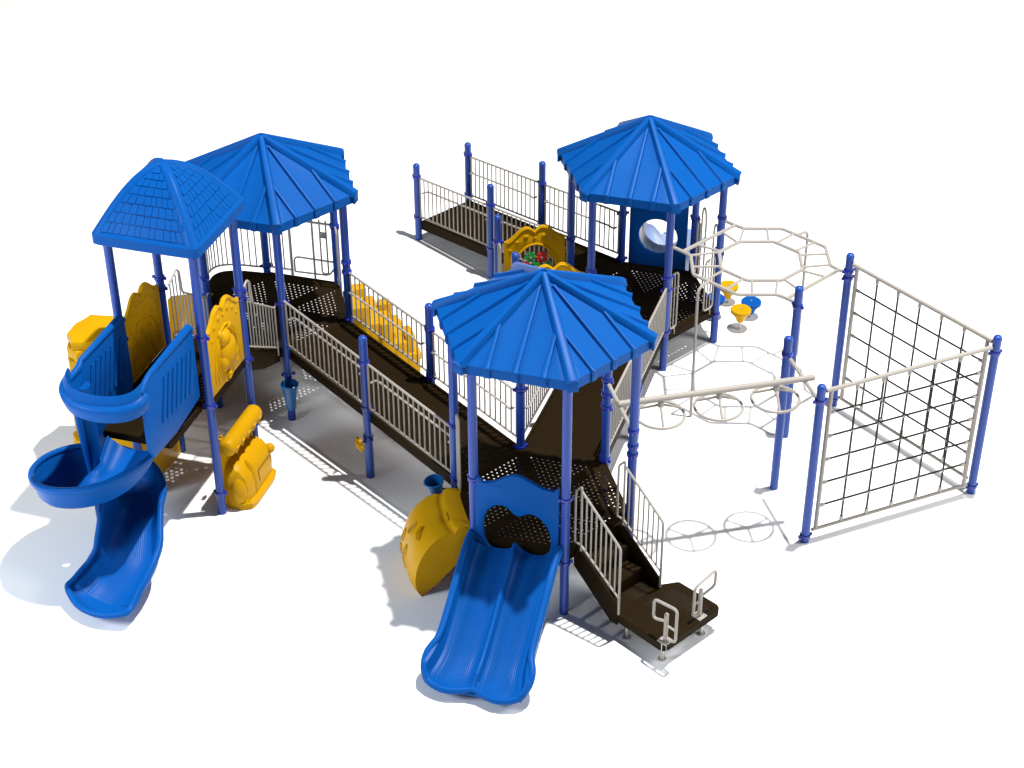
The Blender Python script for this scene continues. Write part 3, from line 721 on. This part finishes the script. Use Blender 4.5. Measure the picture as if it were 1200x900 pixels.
# ------------------------------------------------------------------ tube slide behind the back right shelter
f = side(HR, 4)
TS = thing("tube_slide", "dark blue tall panel with round tube opening at back of the right shelter", "slide", f.P(.3,0))
b = MB(); circ = [(.335*cos(2*pi*i/40), .55+.335*sin(2*pi*i/40)) for i in range(40)]
b.prism([[(-.50,-.13),(-.50,1.22),(-.42,1.30),(.42,1.30),(.50,1.22),(.50,-.13)], circ], (f.P(.02,.0,ZR+.02), f.t, f.z, f.n), -.03,.03,.012)
b.build("entry_panel", M_BLUE, TS)
b = MB(); r1, r0 = .375, .335; secs = []
tp = spl([(.34,0,ZR+.54),(.52,-.03,ZR+.46),(.78,-.08,ZR+.30),(1.05,-.12,ZR+.06),(1.3,-.15,ZR-.16),(1.6,-.17,ZR-.26)], 5); nP = len(tp)
for i, p in enumerate(tp):
    c0 = f.P(*p); u = i/(nP-1); op = 1.05 + .35*min(1,u/.2)                  # open topped chute
    a0, a1 = pi/2 + op, pi/2 + 2*pi - op if op > 0 else pi/2 + 2*pi - .001
    ring = [c0 + (f.t*cos(a)+f.z*sin(a))*r0 for a in [a0+(a1-a0)*j/30 for j in range(31)]] + [c0 + (f.t*cos(a)+f.z*sin(a))*r1 for a in [a1+(a0-a1)*j/30 for j in range(31)]]
    secs.append(ring)
b.sweep(secs); b.build("chute", M_TUBE, TS)
b = MB(); b.lathe([(.345,.045),(.345,.36),(.385,.36),(.385,.045)], f.P(0,0,ZR+.57), f.n, 40, False); b.build("tunnel_ring", mat("blue_plastic_painted_gloss",(.42,.50,.62),.3), TS)  # ring colour paled to paint in glossy reflections on blue plastic
b = MB(); b.tube([f.P(.05,.36*cos(2*pi*i/32),ZR+.57+.36*sin(2*pi*i/32)) for i in range(32)], .03, 8, closed=True); b.build("tube_collar", M_TUBE, TS)

# ------------------------------------------------------------------ climbers
def rockwall(b, fr, prof, t0, t1, nt=14, amp=.02, th=.05, seed=1, taper=None):
    rr = random.Random(seed); rows = []
    for i, (n_, z_) in enumerate(prof):
        row = []
        for j in range(nt+1):
            u = j/nt; tt = t0+(t1-t0)*u; k = taper(i/(len(prof)-1), u) if taper else 0
            w = amp*(rr.random()-.5)*2
            row.append(fr.P(n_ + w - .10*abs(2*u-1)**3 + k, tt, max(0,z_ + w*.5)))
        rows.append(row)
    b.grid(rows)
    back = [[p - fr.n*th for p in r] for r in rows]; b.grid(back)
    for j in (0,nt): b.grid([[r[j] for r in rows],[r[j] for r in back]])
    b.grid([rows[0],back[0]]); b.grid([rows[-1],back[-1]])
# front shelter climber with oval grips (side 0)
f = side(HF, 0)
CW = thing("climbing_wall", "yellow curved climbing wall with oval grip holes left of the double slide", "climber", f.P(.5,0))
prof = spl([(.0,1.0),(.10,1.05),(.24,1.06),(.30,.98),(.40,.99),(.56,.92),(.72,.74),(.82,.52),(.86,.30),(.84,.12),(.78,0)], 4)
b = MB(); rows = []
for i, (n_, z_) in enumerate(prof):
    rows.append([f.P(n_ - .06*abs(2*j/14-1)**4, (-.44+.88*j/14)*(1+.10*min(1,n_/.8)) , z_) for j in range(15)])
b.grid(rows)
for j, s in ((0,-1),(14,1)):                      # thick side cheeks with a hollow underside
    out_ = [r[j] for r in rows]; m_ = len(out_)-1
    inn = [f.P(.72*(i/m_)**.8, (p-f.o).dot(f.t)*.96, .66*(1-(i/m_)**.8)**1.15) for i, p in enumerate(out_)]
    b.grid([out_, inn])
b.build("climbing_shell", M_YEL, CW, 50)
M_GRIP = mat("yellow_grip_hole_shade", (0.30,0.155,0.001), .6)  # darker yellow for flat discs that paint the shade inside grip holes
def shell(z_, t_):
    """point and normal on the outer climbing shell at height z_"""
    lo_ = prof[len(prof)//3:]
    for (a, za), (c, zc) in zip(lo_, lo_[1:]):
        if za >= z_ >= zc: k = (za-z_)/max(1e-6, za-zc); n_ = a+(c-a)*k; tg = (f.n*(c-a) + f.z*(zc-za)).normalized(); break
    x = t_/(.44*(1+.10*min(1,n_/.8))); n_ -= .06*abs(x)**4; sl = -.06*4*abs(x)**3*math.copysign(1,x)/.47
    sd = (f.t + f.n*sl).normalized(); nd = tg.cross(sd); nd = nd if nd.dot(f.n) > 0 else -nd
    return f.P(n_,t_,z_), nd.normalized(), sd, tg
for z_, t_, a_, b_ in ((.74,-.10,.055,.095),(.52,-.27,.055,.095),(.24,-.33,.05,.085),(.43,-.02,.055,.095),(.17,-.10,.05,.085)):
    p0, nd, sd, tg = shell(z_, t_); q = MB()
    q.tube([p0 + sd*a_*cos(a) + tg*b_*sin(a) + nd*.002 for a in [2*pi*i/22 for i in range(22)]], .012, 8, closed=True)
    q.build("grip_rim", M_YEL, CW); q = MB()
    q.grid([[p0 + sd*a_*k*cos(a) + tg*b_*k*sin(a) + nd*.004 for a in [2*pi*i/18 for i in range(18)]] for k in (.95,.6,.05)], close_v=True); q.build("grip_shade", M_GRIP, CW)
q = MB()
q.tube([f.P(.62,.10,.91), f.P(.70,.16,.86), f.P(.72,.24,.80)], .022, 8); q.tube([f.P(.28,.05,1.04), f.P(.28,.22,1.04)], .02, 8); q.build("grip_ledge", M_YEL, CW)

# rock climber on the far side of the square tower
f = fab
RC = thing("rock_climber", "tall yellow rock shaped climber standing behind the spiral slide and tower", "climber", f.P(.5,0))
b = MB(); rr = random.Random(5)
def rock(b, f, c, r, seed, sq=.35):
    rr = random.Random(seed); rows = []; nu, nv = 34, 18
    bumps = [(rr.uniform(0,2*pi), rr.uniform(.2,2.8), rr.uniform(-.09,.10)) for _ in range(40)]
    for i in range(nv+1):
        th = pi*i/nv; row = []
        for j in range(nu):
            ph = 2*pi*j/nu; k = 1.0
            for a, e, m_ in bumps:
                dd = (cos(th)*cos(e) + sin(th)*sin(e)*cos(ph-a)); k += m_*max(0,dd-.80)/.20
            sx, sy, sz = sin(th)*cos(ph), sin(th)*sin(ph), cos(th)
            pw = lambda x: math.copysign(abs(x)**(1-sq), x)
            row.append(f.P(c[0]+r[0]*pw(sx)*k, c[1]+r[1]*pw(sy)*k, max(0,c[2]+r[2]*pw(sz)*k)))
        rows.append(row)
    b.grid(rows, close_v=True)
# f.t points A->B direction sign: tower n = -f.t or +f.t
sg = 1 if f.t.dot(TF.n) > 0 else -1
def slab(c, rx, ry, z0_, z1_, seed, bev=.035):
    r_ = random.Random(seed); m_ = 13; pts = []
    for i in range(m_):
        a = 2*pi*i/m_ + r_.uniform(-.12,.12); k = r_.uniform(.86,1.08)
        pts.append((c[0]+rx*k*math.copysign(abs(cos(a))**.75,cos(a)), c[1]+ry*k*math.copysign(abs(sin(a))**.75,sin(a))))
    b.prism([pts], (f.o, f.n, f.t, f.z), z0_, z1_, bev)
slab((1.12,sg*-.46),.33,.44,1.93,2.10,3,.05); slab((1.13,sg*-.47),.36,.47,1.74,1.95,4); slab((1.10,sg*-.44),.33,.45,1.52,1.76,5); slab((1.12,sg*-.45),.37,.49,1.36,1.54,6); slab((1.08,sg*-.40),.40,.50,.98,1.38,7); slab((1.02,sg*-.34),.44,.54,.45,1.0,8); slab((.95,sg*-.28),.50,.58,.01,.47,9)
rock(b, f, (.45, sg*-.15, .95), (.42,.46,.80), 14)
b.build("rock_shell", M_YEL, RC, 30)
b = MB(); b.box(f.P(-.01,0,.68), .02,.54,.66,(f.n,f.t,f.z),.012)
for i in range(7):
    x = -.42 + .14*i; L = .12 + .10*((i*37)%5)/4; b.tube([f.P(-.035,x,1.30), f.P(-.04,x,1.30-L)], .028, 8)
b.build("back_board", M_YEL, RC)

# climber at side 0 of the back left shelter
f = side(HL, 0)
CS = thing("climbing_slope", "plain yellow climbing slope seen through the step bridge rails", "climber", f.P(.3,0))
b = MB(); rockwall(b, f, spl([(.06,1.40),(.20,1.40),(.36,1.25),(.44,.95),(.50,.6),(.54,.3),(.58,0)], 3), -.50,.50, 12, .008, .10, 3); b.build("slope", M_YEL, CS)
for t in (-.53,.53):
    b = MB(); b.prism([[(.06,.3),(.06,1.36),(.12,1.42),(.52,1.42),(.58,1.36),(.62,0.0),(.22,0.0)]], (f.P(0,t,0), f.n, f.z, f.t), -.025,.025,.01); b.build("side_cheek", M_YEL, CS)
# stepped climber at side 3 of the back left shelter
f = side(HL, 3)
SC = thing("stepped_climber", "yellow stepped block climber seen through railings of the long ramp", "climber", f.P(.5,0))
for i, (n0, n1_, z) in enumerate(((.05,.30,1.22),(.30,.52,1.06),(.52,.72,.86),(.72,.92,.64),(.92,1.12,.40))):
    b = MB(); b.box(f.P((n0+n1_)/2, 0, z/2), (n1_-n0)/2+.008, .46, z/2, (f.n,f.t,f.z), .035)
    for t in (-.30,-.05,.22): b.box(f.P(n1_+.005, t+.05*(i%2), z-.10), .03,.09,.07,(f.n,f.t,f.z),.02)
    b.build("step_block", M_YEL, SC)
for t, n0, n1_, z in ((-.36,.05,.34,1.38),(.30,.06,.40,1.34),(-.40,.5,.68,1.05),(.34,.58,.80,.98),(-.30,.9,1.05,.72)):
    b = MB(); b.box(f.P((n0+n1_)/2, t, z/2), (n1_-n0)/2, .10, z/2, (f.n,f.t,f.z), .03); b.build("hand_post", M_YEL, SC)

# shop counter panel low on the tower right side
f = fcd
CP = thing("counter_panel", "yellow play panel with rolled awning and bulging counter low on the square tower", "play panel", f.P(.2,0))
b = MB(); b.box(f.P(.0,0,.56), .02,.54,.50,(f.n,f.t,f.z),.012); b.build("panel_board", M_YEL, CP)
sg = 1 if f.t.dot(TF.n) > 0 else -1
b = MB(); ends = [f.P(.10,sg*.47,1.05), f.P(.10,sg*-.50,1.05)]; dd = (ends[1]-ends[0]).normalized()
b.tube([ends[0]-dd*.05, ends[0]-dd*.03, ends[0]] + [ends[0].lerp(ends[1],i/6) for i in range(1,6)] + [ends[1], ends[1]+dd*.03, ends[1]+dd*.05], .13, 18, rs=[.07,.11,.13]+[.13]*5+[.13,.11,.07])
for i in range(5):
    c0 = ends[0].lerp(ends[1],.1+.2*i) + f.n*.10 - f.z*.05; b.lathe([(.008,-.075),(.05,.035),(.055,.05),(.02,.065)], c0, V(0,0,1), 12)
b.build("awning", M_YEL, CP)
b = MB()
secs = []
for i in range(15):
    u = -1 + 2*i/14; tt = .50*u*sg*-1; k = (1-abs(u)**4)*.9+.1; kk = (1-abs(u)**6)**.5 if abs(u) < 1 else 0
    h = .70*(.80+.20*kk); w = .36*(.55+.45*kk)
    secs.append([f.P(.02,tt,.0), f.P(.06+w,tt,.0), f.P(.08+w,tt,.10), f.P(.02+w*.98,tt,.14), f.P(.02+w*1.0,tt,.36*h/.7), f.P(.02+w*.90,tt,.54*h/.7), f.P(.02+w*.62,tt,.66*h/.7), f.P(.02+w*.3,tt,.70*h/.7), f.P(.02,tt,.70*h/.7)])
b.sweep(secs)
b.ball(f.P(.20,sg*.40,.30),.14,.15,.26,(f.n,f.t,f.z)); b.ball(f.P(.27,sg*.20,.36),.14,.09,.34,(f.n,f.t,f.z)); b.ball(f.P(.33,sg*-.42,.50),.08,.08,.08,(f.n,f.t,f.z))
b.build("counter", M_YEL, CP, 40)
b = MB(); b.tube(rnd([f.P(.392,sg*.10,.28), f.P(.372,sg*.10,.47), f.P(.372,sg*-.32,.47), f.P(.392,sg*-.32,.34)],.02), .006, 6); b.build("hatch_seam", M_GREY if False else mat("dark_yellow_seam",(.20,.10,.002),.6), CP)
b = MB(); c0 = f.P(-.10,sg*.25,1.02); b.ball(c0,.03,.05,.03)
for a in range(5): b.ball(c0+f.t*.05*cos(a*1.256)+f.z*.05*sin(a*1.256),.022,.022,.022,None,8,6)
b.build("play_knob", M_YEL, CP)

# ------------------------------------------------------------------ talk cups and flower
def cup(label, c, tilt, arm_to, post_side):
    T = thing("talk_cup", label, "talk tube", c, "blue talk cups")
    ax = Vector(tilt).normalized(); b = MB()
    b.lathe([(.066,-.24),(.074,-.23),(.090,-.05),(.122,.16),(.140,.19),(.144,.215),(.130,.225),(.118,.20),(.074,-.11),(.0,-.13)], c, ax, 22, False); b.build("cup", M_CUP, T)
    b = MB(); b.tube([arm_to, Vector(c)+ax*.06], .018, 8); b.build("bracket", M_CLAMP, T); return T
cup("blue cup shaped talk tube hanging low on post under back left shelter", HL[2] + V(.03,-.17,.555), (0,0,1), HL[2]+V(0,-.04,.60), None)
cup("blue cup shaped talk tube on arm beside the yellow climbing wall", HF[0] + V(-.27,-.02,.86), (-.15,-.1,1), HF[0]+V(-.04,0,.90), None)
c0 = P1 + V(-.13,-.10,.66)
FL = thing("talk_flower", "small yellow flower shaped knob on ramp post", "play knob", c0)
b = MB(); ax = (V(.6,-.8,0), V(0,0,1), V(-.8,-.6,0.2).normalized())
b.ball(c0,.05,.05,.05,ax)
for i in range(6): a = 2*pi*i/6; b.ball(c0+(ax[0]*cos(a)+ax[1]*sin(a))*.075,.045,.045,.03,ax,10,7)
b.build("flower_head", M_YEL, FL)
b = MB(); b.tube([P1+V(-.04,-.04,.68), c0], .018, 8); b.build("bracket", M_CLAMP, FL)

# ------------------------------------------------------------------ loop overhead ladder
f = R2F; zr = 2.34
LL = thing("loop_ladder", "beige octagonal loop overhead ladder reaching out from back right shelter", "overhead ladder", f.P(1.3,0))
outer = [(.45,.63),(.88,1.05),(1.74,1.05),(2.17,.63)]; inner = [(.69,.24),(1.06,.62),(1.57,.62),(1.94,.24)]
zz = lambda n_: zr - .035 + .05*n_/2.6
b = MB()
for s in (1,-1):
    b.tube(rnd([f.P(.05,s*.62,zz(0)), f.P(.28,s*.62,zz(.28)), ] + [f.P(n_,s*t_,zz(n_)) for n_,t_ in outer] + [f.P(2.34,s*.62,zz(2.34)), f.P(2.56,s*.62,zz(2.56))], .05, 3), .028)
for n_ in (.28,2.34): b.tube([f.P(n_,-.62,zz(n_)), f.P(n_,.62,zz(n_))], .028)
loop = [f.P(n_,t_,zz(n_)) for n_,t_ in inner] + [f.P(n_,-t_,zz(n_)) for n_,t_ in reversed(inner)]
b.tube(rnd(loop,.04,3,True), .028, 8, closed=True); b.build("ladder_frame", M_RAIL, LL)
def on(poly, u): i = min(int(u), len(poly)-2); a, e = poly[i], poly[i+1]; k = u-i; return (a[0]+(e[0]-a[0])*k, a[1]+(e[1]-a[1])*k)
for s in (1,-1):
    for uo, ui in ((0,0),(.6,.86),(1.28,1.12),(1.76,1.85),(2.38,2.14),(2.95,2.87)):
        p, q = on(outer,uo), on(inner,ui); q2 = MB(); q2.tube([f.P(p[0],s*p[1],zz(p[0])), f.P(q[0],s*q[1],zz(q[0]))], .0195); q2.build("rung", M_RAIL, LL)
for n_ in (.28,2.34):
    m_ = .69 if n_ < 1 else 1.94
    for t_ in (-.2,.2): q2 = MB(); q2.tube([f.P(n_,t_*1.5,zz(n_)), f.P(m_,t_,zz(m_))], .0195); q2.build("rung", M_RAIL, LL)
for s in (1,-1):
    b = MB(); b.tube(rnd([f.P(1.20,s*1.05,zr), f.P(1.20,s*1.30,zr-.02), f.P(1.22,s*1.31,0)], .13, 6), .022, 10); b.build("support_pole", M_RAIL, LL)
post(LL, O2, 2.67, (2.34,), f.n)

# ------------------------------------------------------------------ disc overhead
f = side(HF, 3)
DO = thing("disc_ladder", "beige overhead beam carrying three hanging ring discs out from front shelter", "overhead ladder", f.P(1.35,0))
b = MB(); b.tube([f.P(-.06,0,2.40), f.P(2.76,0,2.40)], .046, 14); b.build("beam", M_RAIL, DO)
for n_ in (.0,2.64):
    b = MB(); b.tube([f.P(n_,-.57,2.35), f.P(n_,.57,2.35)], .028); b.build("cross_bar", M_RAIL, DO)
for n_ in (.57,1.40,2.22):
    b = MB(); zc = 2.13; hub = f.P(n_,0,2.30)
    b.tube([f.P(n_+.33*cos(a),.33*sin(a),zc) for a in [2*pi*i/32 for i in range(32)]], .021, 8, closed=True)
    for a in (.35,.35+2.094,.35+4.189): b.tube([hub, f.P(n_+.33*cos(a),.33*sin(a),zc)], .019, 8)
    o = b.build("ring_disc", M_RAIL, DO)
    b = MB(); b.lathe([(.03,-.04),(.042,-.03),(.042,.04),(.028,.06)], hub, n=14); b.build("hub", M_GREY, o)
post(DO, O1, 2.64, (2.35,), f.t)

# ------------------------------------------------------------------ climbing net
NT = thing("net_climber", "V shaped black rope net climber in beige frames on three blue posts", "climbing net", N2)
for p, top, cl in ((N1,2.66,(2.40,.10)),(N2,2.72,(2.44,.12)),(N3,2.74,(2.44,2.32,.12))): post(NT, p, top, cl, V(.93,.37,0))
def net(A, B, zt_, zb_):
    d = (B-A).normalized(); L = (B-A).length; s0, s1 = .16, L-.16
    at = lambda s, z: A + d*s + V(0,0,z)
    b = MB()
    b.tube([at(.08,zt_), at(L-.08,zt_)], .032, 10); b.tube([at(.10,zb_), at(L-.10,zb_)], .026, 10)
    for s in (s0,s1): b.tube([at(s,zb_), at(s,zt_)], .032, 10)
    fr = b.build("net_frame", M_RAIL, NT)
    xs = [s0 + (s1-s0)*(i+1)/6 for i in range(5)]; zs = [zb_ + (zt_-zb_)*(i+1)/6 for i in range(5)]
    nv = Vector((-d.y,d.x,0)); q = MB()
    for x in xs: q.tube([at(x,zb_+.06), at(x,zt_-.06)], .0155, 6)
    for z in zs: q.tube([at(s0+.06,z)+nv*.015, at(s1-.06,z)+nv*.015], .0155, 6)
    q.build("rope_net", M_ROPE, NT)
    def piece(name, src, p, ax):
        x_ = ax; y_ = nv if abs(ax.z) < .9 else d; z_ = x_.cross(y_); M = Matrix((( y_.x,z_.x,x_.x),(y_.y,z_.y,x_.y),(y_.z,z_.z,x_.z)))
        if src is None:
            q = MB()
            if name == "rope_clip": q.box((0,0,0), .022,.020,.022,None,.006)
            else: q.lathe([(.012,-.05),(.026,-.04),(.028,.02),(.016,.05)], (0,0,0), V(0,0,1), 10)
            o = q.build(name, M_GREY, fr, origin=(0,0,0))
        else: o = src.copy(); COL.objects.link(o); o.parent = fr
        o.matrix_basis = Matrix.Translation(p - WORLD[NT.name]) @ M.to_4x4(); return o
    cl = None; en = None
    for x in xs:
        for z in zs: cl = piece("rope_clip", cl, at(x,z)+nv*.008, V(0,0,1))
        en = piece("rope_end", en, at(x,zb_+.06), V(0,0,-1)); piece("rope_end", en, at(x,zt_-.06), V(0,0,1))
    for z in zs: piece("rope_end", en, at(s0+.06,z)+nv*.01, -d); piece("rope_end", en, at(s1-.06,z)+nv*.01, d)
net(N1, N2, 2.54, .17); net(N3, N2, 2.58, .20)

# ------------------------------------------------------------------ stepping stools
def stool(label, p, z, m):
    T = thing("stepping_stool", label, "stepping stool", p, "stepping stools")
    b = MB(); R = .172
    b.lathe([(.032,z-.255),(.052,z-.25),(.075,z-.20),(.105,z-.14),(R*.93,z-.075),(R*.985,z-.066),(R,z-.05),(R,z-.014),(R*.93,z-.002),(.02,z),(.012,z-.006)], p, n=28); b.build("seat", m, T)
    b = MB(); b.tube([p, p+V(0,0,z-.2)], .020, 10); b.build("stem", M_STEEL, T)
    b = MB(); b.lathe([(.015,0),(.015,.006),(.001,.006)], p+V(0,0,z-.002), n=10); b.build("bolt", M_GREY, T)
stool("yellow stepping stool nearest the net, in front of a blue one", V(3.846,25.205,0), .41, M_YEL)
stool("blue stepping stool standing fully clear behind the nearer yellow one", V(4.071,25.60,0), .33, M_BLUE)
stool("farthest yellow stepping stool beside post of the back right shelter", V(3.736,26.08,0), .36, M_YEL)
stool("blue stepping stool half hidden behind post of the back right shelter", V(3.45,25.60,0), .40, M_BLUE)
